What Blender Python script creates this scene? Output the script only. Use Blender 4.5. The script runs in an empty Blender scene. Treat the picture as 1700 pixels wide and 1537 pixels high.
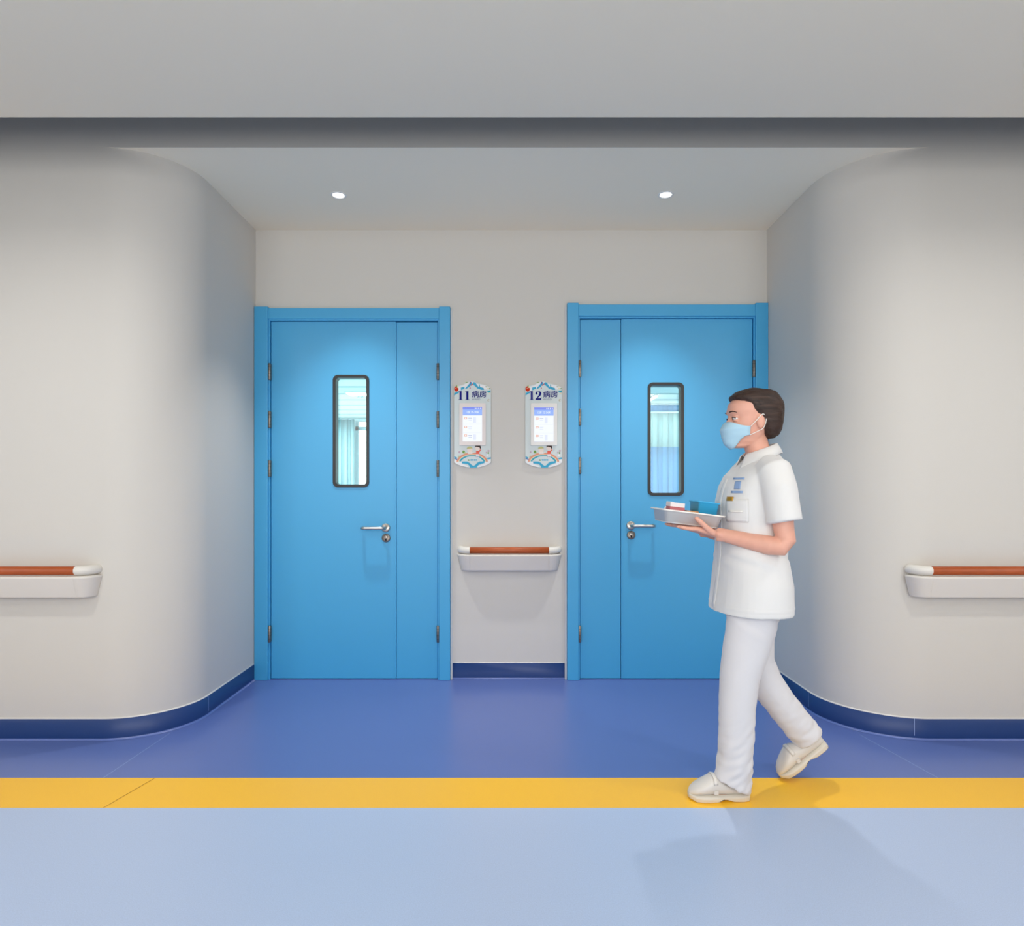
import bpy, math, random
from mathutils import Vector, noise
from mathutils.bvhtree import BVHTree

# ------------------------------------------------------------------ camera, world, lights, exposure
scene = bpy.context.scene
COL = scene.collection
R = math.radians
CAM_Y, CAM_Z = -3.889, 1.174
cam_d = bpy.data.cameras.new('camera')
cam = bpy.data.objects.new('camera', cam_d); COL.objects.link(cam)
cam.location = (0, CAM_Y, CAM_Z); cam.rotation_euler = (R(90), 0, 0)
cam_d.sensor_width = 36.0
cam_d.lens = 36.0 * 1050 / 1700
cam_d.shift_y = (810 - 768.5) / 1700
cam_d.clip_start = 0.02
scene.camera = cam

vs = scene.view_settings
vs.view_transform = 'Standard'; vs.look = 'None'; vs.gamma = 1.0; vs.use_curve_mapping = False
vs.exposure = 0.0
scene.cycles.use_denoising = True
scene.cycles.max_bounces = 10
scene.cycles.diffuse_bounces = 6
scene.cycles.sample_clamp_indirect = 6.0
scene.cycles.caustics_reflective = False
scene.cycles.caustics_refractive = False

world = bpy.data.worlds.new('world'); scene.world = world
world.use_nodes = True
world.node_tree.nodes['Background'].inputs[0].default_value = (0.93, 0.98, 1.0, 1)
world.node_tree.nodes['Background'].inputs[1].default_value = 4.0

CEIL = 2.76          # ceiling height of the alcove
CC = 2.62            # ceiling height of the corridor
YW = -0.943          # plane of the corridor wall
YE = -1.420         # edge of the corridor ceiling (slot between it and the wall)
YB = -5.0            # wall behind the camera

def area_light(name, loc, size, power, color=(1, 0.985, 0.96), shape='DISK', size_y=None, spread=180):
    l = bpy.data.lights.new(name, 'AREA'); l.shape = shape; l.size = size
    if size_y: l.size_y = size_y
    l.energy = power; l.color = color; l.spread = R(spread)
    o = bpy.data.objects.new(name, l); COL.objects.link(o); o.location = loc
    return o
for lx in (-6.3, -4.2, -2.1, 2.05, 4.2, 6.3):
    area_light('corridor_lamp', (lx, -2.15, CC - 0.004), 0.14, 9, spread=160)
for lx in (-5.4, -2.7, 0.0, 2.7, 5.4):
    area_light('corridor_fill_panel', (lx, -3.3, CC - 0.004), 0.6, 5.5, shape='SQUARE')  # unseen second row, added to soften the corridor light
w_ = area_light('corridor_fill', (0, YB + 0.03, 1.70), 5.6, 100, color=(1, 0.99, 0.965), shape='RECTANGLE', size_y=1.6)  # added window-shaped fill light behind the camera, no window built there
w_.rotation_euler = (R(90), 0, 0)
for sx in (-1, 1):  # fill lights added out of view to brighten both wards
    area_light('ward_fill', (sx * 2.4, 2.6, 2.465), 0.6, 140, color=(1, 1, 0.98), shape='RECTANGLE', size_y=1.2)
    area_light('ward_fill', (sx * 3.9, 6.2, 2.465), 0.6, 140, color=(1, 1, 0.98), shape='RECTANGLE', size_y=1.2)

# ------------------------------------------------------------------ materials
def lin(c):
    c /= 255.0
    return c / 12.92 if c <= 0.04045 else ((c + 0.055) / 1.055) ** 2.4
def rgb(r, g, b): return (lin(r), lin(g), lin(b), 1)

MATS = {}
def mat(name, col, rough=0.5, metal=0.0, spec=0.5, emit=None, estr=0.0, coat=0.0, bump=None, var=None, sheen=0.0, trans=0.0):
    """bump=(scale, strength, stretch xyz)  var=(scale, amount, stretch xyz)"""
    m = bpy.data.materials.new(name); m.use_nodes = True
    nt = m.node_tree; b = nt.nodes['Principled BSDF']
    b.inputs['Base Color'].default_value = col
    b.inputs['Roughness'].default_value = rough
    b.inputs['Metallic'].default_value = metal
    b.inputs['Specular IOR Level'].default_value = spec
    b.inputs['Coat Weight'].default_value = coat
    b.inputs['Coat Roughness'].default_value = 0.2
    b.inputs['Sheen Weight'].default_value = sheen
    if emit:
        b.inputs['Emission Color'].default_value = emit
        b.inputs['Emission Strength'].default_value = estr
    def noise_tex(scale, stretch):
        tc = nt.nodes.new('ShaderNodeTexCoord'); mp = nt.nodes.new('ShaderNodeMapping')
        mp.inputs['Scale'].default_value = stretch
        nz = nt.nodes.new('ShaderNodeTexNoise'); nz.inputs['Scale'].default_value = scale
        nz.inputs['Detail'].default_value = 4
        nt.links.new(tc.outputs['Object'], mp.inputs[0]); nt.links.new(mp.outputs[0], nz.inputs['Vector'])
        return nz
    if bump:
        nz = noise_tex(bump[0], bump[2] if len(bump) > 2 else (1, 1, 1))
        bp = nt.nodes.new('ShaderNodeBump'); bp.inputs['Strength'].default_value = bump[1]
        bp.inputs['Distance'].default_value = 0.002
        nt.links.new(nz.outputs[0], bp.inputs['Height']); nt.links.new(bp.outputs[0], b.inputs['Normal'])
    if var:
        nz = noise_tex(var[0], var[2] if len(var) > 2 else (1, 1, 1))
        cr = nt.nodes.new('ShaderNodeValToRGB')
        a = var[1]
        cr.color_ramp.elements[0].position = 0.3; cr.color_ramp.elements[1].position = 0.7
        cr.color_ramp.elements[0].color = tuple(max(0, c * (1 - a)) for c in col[:3]) + (1,)
        cr.color_ramp.elements[1].color = tuple(min(1, c * (1 + a)) for c in col[:3]) + (1,)
        nt.links.new(nz.outputs[0], cr.inputs[0]); nt.links.new(cr.outputs[0], b.inputs['Base Color'])
    if trans:
        out = nt.nodes['Material Output']
        tr = nt.nodes.new('ShaderNodeBsdfTranslucent'); tr.inputs[0].default_value = col
        mx = nt.nodes.new('ShaderNodeMixShader'); mx.inputs[0].default_value = trans
        nt.links.new(b.outputs[0], mx.inputs[1]); nt.links.new(tr.outputs[0], mx.inputs[2])
        nt.links.new(mx.outputs[0], out.inputs[0])
    MATS[name] = m
    return m

mat('slot_shade', rgb(70, 70, 72), 0.9, spec=0.1)  # shade put into the colour: dark unseen faces keep the recess dim
mat('wall_paint', rgb(212, 208, 201), 0.75, spec=0.25, bump=(260, 0.12))
mat('ceiling_paint', rgb(231, 222, 206), 0.9, spec=0.1)
mat('alcove_ceiling_lit', rgb(247, 237, 218), 0.9, spec=0.1)  # ceiling paint made lighter, the alcove's extra brightness is in the colour
mat('vinyl_dark', rgb(92, 113, 176), 0.3, spec=0.6, bump=(9, 0.05), var=(420, 0.06))
mat('vinyl_light', rgb(176, 193, 222), 0.36, spec=0.45, bump=(9, 0.05), var=(300, 0.07))
mat('vinyl_yellow', rgb(248, 190, 42), 0.36, spec=0.45, bump=(9, 0.05), var=(300, 0.03))
mat('weld_light', rgb(140, 160, 205), 0.4)
mat('weld_dark', rgb(170, 115, 30), 0.5)
mat('skirting_navy', rgb(33, 62, 118), 0.4, spec=0.4)
mat('sealant', rgb(214, 212, 210), 0.6)
mat('door_blue', rgb(66, 168, 218), 0.42, spec=0.7, bump=(500, 0.02))
mat('dark_gap', rgb(8, 40, 80), 0.8)
mat('gasket_black', rgb(24, 24, 27), 0.35)
mat('steel', rgb(205, 198, 190), 0.28, metal=1.0)
mat('steel_dull', rgb(150, 140, 132), 0.42, metal=1.0)
mat('keyhole', rgb(25, 25, 25), 0.5, metal=0.5)
mat('rail_wood', rgb(178, 84, 36), 0.42, var=(14, 0.12, (1, 8, 8)), bump=(30, 0.1, (1, 8, 8)))
mat('rail_white', rgb(226, 222, 214), 0.4)
mat('rail_body', rgb(222, 216, 208), 0.5)
mat('lamp_white', rgb(232, 230, 226), 0.35)
mat('lamp_glow', (1, 1, 1, 1), 0.4, emit=(1, 0.98, 0.93, 1), estr=9.0)
mat('ward_wall', rgb(232, 236, 234), 0.8)
mat('ward_floor', rgb(150, 190, 205), 0.5)
mat('curtain_cyan', rgb(182, 220, 226), 0.8, trans=0.35)
mat('curtain_blue', rgb(160, 204, 236), 0.8, trans=0.3)
mat('curtain_mesh', rgb(226, 240, 238), 0.8, trans=0.4)
mat('curtain_band', rgb(146, 190, 226), 0.8, trans=0.25)
mat('frame_grey', rgb(180, 205, 210), 0.4)
mat('board_pale', rgb(214, 223, 222), 0.55, spec=0.3)
mat('bezel_pink', rgb(232, 222, 218), 0.4)
mat('bezel_white', rgb(234, 231, 226), 0.4)
for n, c in dict(ribbon_blue=(70, 172, 208), tomato_red=(208, 52, 24), leaf_green=(120, 160, 80), pale_green=(190, 205, 165),
                 pencil_red=(190, 50, 70), pencil_blue=(80, 120, 190), ink_navy=(10, 18, 122), ink_grey=(130, 140, 165), cream=(236, 226, 190),
                 salmon=(228, 158, 132), teal=(64, 168, 190), skin_print=(243, 226, 214), hair_olive=(196, 194, 130),
                 hair_print=(72, 58, 54), dress_red=(236, 104, 88), snow=(240, 240, 240), sand=(200, 196, 172), mauve=(202, 176, 190)).items():
    mat(n, rgb(*c), 0.65, spec=0.2)
def glow(name, c, s=1.0): mat(name, (0.02, 0.02, 0.02, 1), 0.3, emit=rgb(*c), estr=s)
glow('ui_white', (240, 246, 255), 0.95); glow('ui_bar', (104, 124, 226)); glow('ui_header', (132, 168, 242))
glow('ui_badge', (226, 170, 150)); glow('ui_line', (214, 222, 242)); glow('ui_text', (238, 250, 255)); glow('ui_ink', (176, 186, 214))
mat('skin', rgb(226, 168, 146), 0.5, var=(30, 0.04))
MATS['skin'].node_tree.nodes['Principled BSDF'].inputs['Subsurface Weight'].default_value = 0.08
MATS['skin'].node_tree.nodes['Principled BSDF'].inputs['Subsurface Radius'].default_value = (0.02, 0.008, 0.004)
mat('hair_brown', rgb(58, 42, 35), 0.55, var=(90, 0.45, (0.10, 1, 1)), bump=(150, 0.9, (0.08, 1, 1)), spec=0.35)
for n_ in MATS['hair_brown'].node_tree.nodes:
    if n_.type == 'MAPPING': n_.inputs['Rotation'].default_value = (0, R(-38), 0); n_.vector_type = 'POINT'
mat('cotton_white', rgb(224, 223, 221), 0.85, sheen=0.2, bump=(700, 0.05))
mat('trouser_white', rgb(218, 216, 218), 0.85, sheen=0.2, bump=(700, 0.05))
mat('mask_blue', rgb(176, 212, 230), 0.8)
mat('eye_white', rgb(235, 232, 228), 0.25); mat('iris_dark', rgb(38, 26, 22), 0.2); mat('brow_brown', rgb(66, 48, 42), 0.7)
mat('shoe_white', rgb(216, 211, 204), 0.42); mat('sole_cream', rgb(214, 208, 196), 0.6); mat('heel_grey', rgb(120, 118, 112), 0.7)
mat('shoe_lining', rgb(176, 160, 142), 0.8)
mat('emblem_blue', rgb(138, 166, 206), 0.7); mat('pin_gold', rgb(196, 146, 50), 0.35, metal=0.6); mat('pen_white', rgb(242, 238, 230), 0.4)
mat('tray_white', rgb(206, 208, 208), 0.35); mat('box_blue', rgb(66, 184, 236), 0.45); mat('pack_white', rgb(236, 226, 226), 0.5)
mat('pack_red', rgb(186, 96, 100), 0.5); mat('pack_orange', rgb(206, 150, 100), 0.6)

# glass: thin tinted pane, transparent with a fresnel reflection
g = bpy.data.materials.new('pane_glass'); g.use_nodes = True; nt = g.node_tree
nt.nodes.remove(nt.nodes['Principled BSDF'])
tr = nt.nodes.new('ShaderNodeBsdfTransparent'); tr.inputs[0].default_value = (0.91, 0.97, 0.965, 1)
gl = nt.nodes.new('ShaderNodeBsdfGlossy'); gl.inputs['Roughness'].default_value = 0.02
fr = nt.nodes.new('ShaderNodeFresnel'); fr.inputs[0].default_value = 1.45
mx = nt.nodes.new('ShaderNodeMixShader')
nt.links.new(fr.outputs[0], mx.inputs[0]); nt.links.new(tr.outputs[0], mx.inputs[1]); nt.links.new(gl.outputs[0], mx.inputs[2])
nt.links.new(mx.outputs[0], nt.nodes['Material Output'].inputs[0]); MATS['pane_glass'] = g

# ward ceiling: strips across the room
g = mat('ward_ceiling', rgb(226, 240, 240), 0.8); nt = g.node_tree
tc = nt.nodes.new('ShaderNodeTexCoord'); sp = nt.nodes.new('ShaderNodeSeparateXYZ'); nt.links.new(tc.outputs['Object'], sp.inputs[0])
md = nt.nodes.new('ShaderNodeMath'); md.operation = 'MODULO'; md.inputs[1].default_value = 0.6; nt.links.new(sp.outputs['Y'], md.inputs[0])
lt = nt.nodes.new('ShaderNodeMath'); lt.operation = 'LESS_THAN'; lt.inputs[1].default_value = 0.11; nt.links.new(md.outputs[0], lt.inputs[0])
mc = nt.nodes.new('ShaderNodeMix'); mc.data_type = 'RGBA'; mc.inputs[6].default_value = rgb(232, 240, 238); mc.inputs[7].default_value = rgb(176, 194, 194)
nt.links.new(lt.outputs[0], mc.inputs[0]); nt.links.new(mc.outputs[2], nt.nodes['Principled BSDF'].inputs['Base Color'])

# ------------------------------------------------------------------ mesh helpers
class MB:
    def __init__(s): s.v = []; s.f = []; s.m = []; s.s = []; s.mats = []
    def mi(s, m):
        if m not in s.mats: s.mats.append(m)
        return s.mats.index(m)
    def add(s, vs_, fs, m, smooth=False):
        o = len(s.v); k = s.mi(m); s.v += [tuple(v) for v in vs_]
        for f in fs: s.f.append([i + o for i in f]); s.m.append(k); s.s.append(smooth)
        return s
    def box(s, x0, x1, y0, y1, z0, z1, m):
        vs_ = [(x, y, z) for x in (x0, x1) for y in (y0, y1) for z in (z0, z1)]
        return s.add(vs_, [(0, 1, 3, 2), (4, 6, 7, 5), (0, 4, 5, 1), (2, 3, 7, 6), (0, 2, 6, 4), (1, 5, 7, 3)], m)
    def prism(s, poly, a, b, m, axis='z', smooth=False):
        n = len(poly)
        P = {'z': lambda p, t: (p[0], p[1], t), 'y': lambda p, t: (p[0], t, p[1]), 'x': lambda p, t: (t, p[0], p[1])}[axis]
        vs_ = [P(p, a) for p in poly] + [P(p, b) for p in poly]
        s.add(vs_, [list(range(n))[::-1], list(range(n, 2 * n))], m)
        return s.add(vs_, [(i, (i + 1) % n, (i + 1) % n + n, i + n) for i in range(n)], m, smooth)
    def loft(s, rings, m, cap0=True, cap1=True, smooth=True, closed=True):
        n = len(rings[0]); vs_ = [p for r in rings for p in r]; fs = []
        for k in range(len(rings) - 1):
            for i in range(n if closed else n - 1):
                j = (i + 1) % n
                fs.append((k * n + i, k * n + j, (k + 1) * n + j, (k + 1) * n + i))
        if cap0: fs.append(list(range(n))[::-1])
        if cap1: fs.append([(len(rings) - 1) * n + i for i in range(n)])
        return s.add(vs_, fs, m, smooth)
    def tube(s, path, rad, m, n=16, ref=(0, 0, 1), caps=True):
        return s.loft(limb_rings(path, rad, n, ref), m, caps, caps)
    def lathe(s, prof, c, axis, m, n=32, smooth=True):
        ax = Vector(axis).normalized(); u = ax.orthogonal().normalized(); w = ax.cross(u); c = Vector(c)
        rings = [[c + ax * h + (u * math.cos(2 * math.pi * i / n) + w * math.sin(2 * math.pi * i / n)) * r for i in range(n)] for r, h in prof]
        return s.loft(rings, m, True, True, smooth)
    def ball(s, c, rx, ry, rz, m, n=20, k=12):
        rings = []
        for j in range(1, k):
            t = math.pi * j / k
            rings.append([(c[0] + rx * math.sin(t) * math.cos(2 * math.pi * i / n), c[1] + ry * math.sin(t) * math.sin(2 * math.pi * i / n), c[2] - rz * math.cos(t)) for i in range(n)])
        return s.loft(rings, m)
    def ringframe(s, outer, inner, yf, yb, m, yfi=None):
        """picture-frame ring in the xz plane, front at yf, back at yb"""
        n = len(outer); yfi = yf if yfi is None else yfi
        rings = [[(p[0], yb, p[1]) for p in outer], [(p[0], yf, p[1]) for p in outer], [(p[0], yfi, p[1]) for p in inner], [(p[0], yb, p[1]) for p in inner]]
        vs_ = [p for r in rings for p in r]; fs = []
        for k in range(4):
            for i in range(n):
                j = (i + 1) % n; q = (k + 1) % 4
                fs.append((k * n + i, k * n + j, q * n + j, q * n + i))
        return s.add(vs_, fs, m)
    def mesh(s, name):
        me = bpy.data.meshes.new(name); me.from_pydata(s.v, [], s.f)
        for m in s.mats: me.materials.append(MATS[m])
        me.polygons.foreach_set('material_index', s.m); me.polygons.foreach_set('use_smooth', s.s)
        me.update()
        return me

def limb_rings(path, rad, n=24, ref=(0, 0, 1)):
    pts = [Vector(p) for p in path]; rings = []; up = Vector(ref)
    for k, p in enumerate(pts):
        t = (pts[min(k + 1, len(pts) - 1)] - pts[max(k - 1, 0)]).normalized()
        u = (up - t * up.dot(t)).normalized(); w = t.cross(u)
        r = rad[k] if isinstance(rad, (list, tuple)) else rad
        ra, rb = r if isinstance(r, (list, tuple)) else (r, r)
        rings.append([p + u * ra * math.cos(2 * math.pi * i / n) + w * rb * math.sin(2 * math.pi * i / n) for i in range(n)])
        up = u
    return rings

def smooth_path(P_, n=6):
    P_ = [Vector(p) for p in P_]; out = []
    for i in range(len(P_) - 1):
        a, b_, c_, d_ = P_[max(i - 1, 0)], P_[i], P_[i + 1], P_[min(i + 2, len(P_) - 1)]
        for k in range(n):
            t = k / n; out.append(.5 * ((2 * b_) + (c_ - a) * t + (2 * a - 5 * b_ + 4 * c_ - d_) * t * t + (3 * b_ - a - 3 * c_ + d_) * t ** 3))
    return out + [P_[-1]]

def world_loc(o):
    v = Vector((0, 0, 0))
    while o: v += o.location; o = o.parent
    return v

def link(name, data, parent=None, origin=None):
    """data holds world coordinates; the object's origin goes to `origin` (a child sits at its parent's origin)"""
    o = bpy.data.objects.new(name, data); COL.objects.link(o)
    org = world_loc(parent) if parent else Vector(origin or (0, 0, 0))
    if data is not None and org.length > 0:
        for v in data.vertices: v.co -= org
    if parent: o.parent = parent
    else: o.location = org
    return o
def build(name, mb, parent=None, origin=None, bevel=0.0, solid=0.0, label=None):
    o = link(name, mb.mesh(name), parent, origin)
    if solid:
        m = o.modifiers.new('solid', 'SOLIDIFY'); m.thickness = solid; m.offset = 0
    if bevel:
        m = o.modifiers.new('bevel', 'BEVEL'); m.width = bevel; m.segments = 2; m.limit_method = 'ANGLE'
    if label: o['label'] = label
    return o
def tag(o, label, cat, group=None, kind=None):
    o['label'] = label; o['category'] = cat
    if group: o['group'] = group
    if kind: o['kind'] = kind
    return o
def empty(name, loc):
    o = bpy.data.objects.new(name, None); COL.objects.link(o); o.location = loc; o.empty_display_size = 0.1
    return o
def rr(cx, cz, w, h, r, n=8):
    pts = []
    for k, (sx, sz) in enumerate(((1, 1), (-1, 1), (-1, -1), (1, -1))):
        for i in range(n + 1):
            a = math.pi / 2 * (k + i / n)
            pts.append((cx + sx * (w / 2 - r) + r * math.cos(a), cz + sz * (h / 2 - r) + r * math.sin(a)))
    return pts
def struct(name, mb, label, cat, bevel=0.0):
    return tag(build(name, mb, bevel=bevel), label, cat, kind='structure')

# ------------------------------------------------------------------ room shell
XL, XR, RAD, RADL = -1.576, 1.567, 0.385, 0.33
NA = 40
arcL = [(XL - RADL + RADL * math.sin(math.pi / 2 * i / NA), YW + RADL - RADL * math.cos(math.pi / 2 * i / NA)) for i in range(NA + 1)]   # tangent to corridor -> alcove side
arcR = [(XR + RAD - RAD * math.sin(math.pi / 2 * i / NA), YW + RAD - RAD * math.cos(math.pi / 2 * i / NA)) for i in range(NA + 1)]
WTOP = 3.1
def wall_from_path(path, back, m='wall_paint'):
    b = MB(); n = len(path)
    b.add([(p[0], p[1], z) for z in (0, WTOP) for p in path], [(i, i + 1, i + 1 + n, i + n) for i in range(n - 1)], m, True)
    full = path + back; k = len(full)
    b.add([(p[0], p[1], z) for z in (0, WTOP) for p in full], [list(range(k))[::-1], list(range(k, 2 * k))] + [((i) % k, (i + 1) % k, (i + 1) % k + k, i + k) for i in range(n - 1, k)], m)
    return b
pL = [(-8, YW)] + arcL + [(XL, 0.0)]
struct('wall_left', wall_from_path(pL, [(-8, 0.0)]), 'pale grey wall on the left curving round into the door alcove', 'wall')
pR = [(8, YW)] + arcR + [(XR, 0.0)]
struct('wall_right', wall_from_path(pR, [(8, 0.0)]), 'pale grey wall on the right curving round into the door alcove', 'wall')

D1 = dict(x0=-1.574, x1=-0.378, top=2.283)
D2 = dict(x0=0.337, x1=1.565, top=2.305)
b = MB()
b.box(-8, XL, 0.0, 0.12, 0, WTOP, 'wall_paint')
b.box(XL, D1['x1'] - 0.02, 0, 0.12, 2.262, WTOP, 'wall_paint')
b.box(D1['x1'] - 0.02, D2['x0'] + 0.02, 0, 0.12, 0, WTOP, 'wall_paint')
b.box(D2['x0'] + 0.02, XR, 0, 0.12, 2.284, WTOP, 'wall_paint')
b.box(XR, 8, 0.0, 0.12, 0, WTOP, 'wall_paint')
struct('wall_back', b, 'pale grey back wall of the alcove between and above the blue doors', 'wall')

b = MB(); xa, xb = arcL[0][0], arcR[0][0]
b.box(xa, xb, YW, YW + 0.1, CEIL + 0.05, WTOP, 'wall_paint')
struct('wall_header', b, 'dark shaded strip of wall above the alcove opening', 'wall')
b = MB(); b.prism(arcL + [(XL, 0.0), (XR, 0.0)] + arcR[::-1], CEIL, CEIL + 0.05, 'alcove_ceiling_lit')
b.m[-1] = b.mi('wall_paint')     # its front edge is papered like the strip above it
struct('ceiling_alcove', b, 'light grey alcove ceiling holding two round downlights', 'ceiling')
b = MB(); b.box(-8, 8, YB, YE, CC, CC + 0.06, 'ceiling_paint')
struct('ceiling', b, 'plain light grey corridor ceiling across the top', 'ceiling', bevel=0.003)
b = MB(); b.box(-8, 8, YB, YW + 0.1, WTOP, WTOP + 0.05, 'slot_shade'); b.box(-8, 8, YE - 0.03, YE - 0.005, CC + 0.06, WTOP, 'slot_shade')
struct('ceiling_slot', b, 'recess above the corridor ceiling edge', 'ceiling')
b = MB(); b.box(-8, 8, YB - 0.1, YB, 0, WTOP, 'wall_paint')
struct('wall_front', b, 'pale corridor wall facing the doors', 'wall')
for sx, nm in ((-1, 'wall_corridor_left_end'), (1, 'wall_corridor_right_end')):
    b = MB(); b.box(min(sx * 8, sx * 8.1), max(sx * 8, sx * 8.1), YB, 0.12, 0, WTOP, 'wall_paint')
    struct(nm, b, 'pale end wall closing the corridor on the ' + ('left' if sx < 0 else 'right'), 'wall')

# floor: three inlaid vinyl bands with welded seams
Y1, Y2 = CAM_Y + 1050 * 1.174 / 481, CAM_Y + 1050 * 1.174 / 531
b = MB()
def sheet(poly, z, m): b.add([(p[0], p[1], z) for p in poly], [list(range(len(poly)))], m)
sheet([(-8, Y1), (8, Y1), (8, 0.12), (-8, 0.12)], 0, 'vinyl_dark')
sheet([(-8, Y2), (8, Y2), (8, Y1), (-8, Y1)], 0, 'vinyl_yellow')
sheet([(-8, YB), (8, YB), (8, Y2), (-8, Y2)], 0, 'vinyl_light')
def seam(p, q, w, m):
    d = (Vector(q) - Vector(p)).normalized(); n_ = Vector((-d.y, d.x)) * w / 2
    sheet([Vector(p) - n_, Vector(p) + n_, Vector(q) + n_, Vector(q) - n_], 0.0006, m)
seam((-1.638, -0.862), (-1.655, Y1), 0.004, 'weld_light')
seam((-1.445, Y1), (-1.50, Y2), 0.003, 'weld_dark')
seam((1.655, -0.88), (1.725, Y1), 0.004, 'weld_light')
struct('floor', b, 'vinyl floor in dark blue, a yellow stripe and pale blue', 'floor')

# baseboards: navy, rounded foot, pale sealant line on top
def baseboard(name, path, label, seams=()):
    b = MB(); pts = [Vector(p) for p in path]; n = len(pts); nor = []
    for i in range(n):
        t = (pts[min(i + 1, n - 1)] - pts[max(i - 1, 0)]).normalized(); nor.append(Vector((t.y, -t.x)))
    def strip(prof, m):
        rings = [[(p.x + nor[i].x * o, p.y + nor[i].y * o, z) for o, z in prof] for i, p in enumerate(pts)]
        b.loft(rings, m, True, True, True, closed=False)
    strip([(0.0, 0.101), (0.0045, 0.0995), (0.0045, 0.009)], 'skirting_navy')
    strip([(0.0045, 0.009), (0.0055, 0.005), (0.008, 0.0025), (0.013, 0.0008)], 'vinyl_dark')
    strip([(0.0, 0.1045), (0.004, 0.1035), (0.0048, 0.0992)], 'sealant')
    for k in seams:
        p, nn = pts[k], nor[k]; t = Vector((-nn.y, nn.x)) * 0.0015
        q = p + nn * 0.0053
        b.add([(q.x - t.x, q.y - t.y, 0.02), (q.x + t.x, q.y + t.y, 0.02), (q.x + t.x, q.y + t.y, 0.099), (q.x - t.x, q.y - t.y, 0.099)], [(0, 1, 2, 3)], 'weld_light')
    return struct(name, b, label, 'baseboard')
baseboard('baseboard_left', [(-8, YW)] + arcL + [(XL, -0.032)], 'navy baseboard following the curved wall on the left', (41,))
baseboard('baseboard_right', [(XR, -0.032)] + arcR[::-1] + [(8, YW)], 'navy baseboard following the curved wall on the right', (1, 36))
baseboard('baseboard_back', [(D1['x1'] + 0.012, 0), (D2['x0'] - 0.012, 0)], 'short navy baseboard between the two blue doors')

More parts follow.
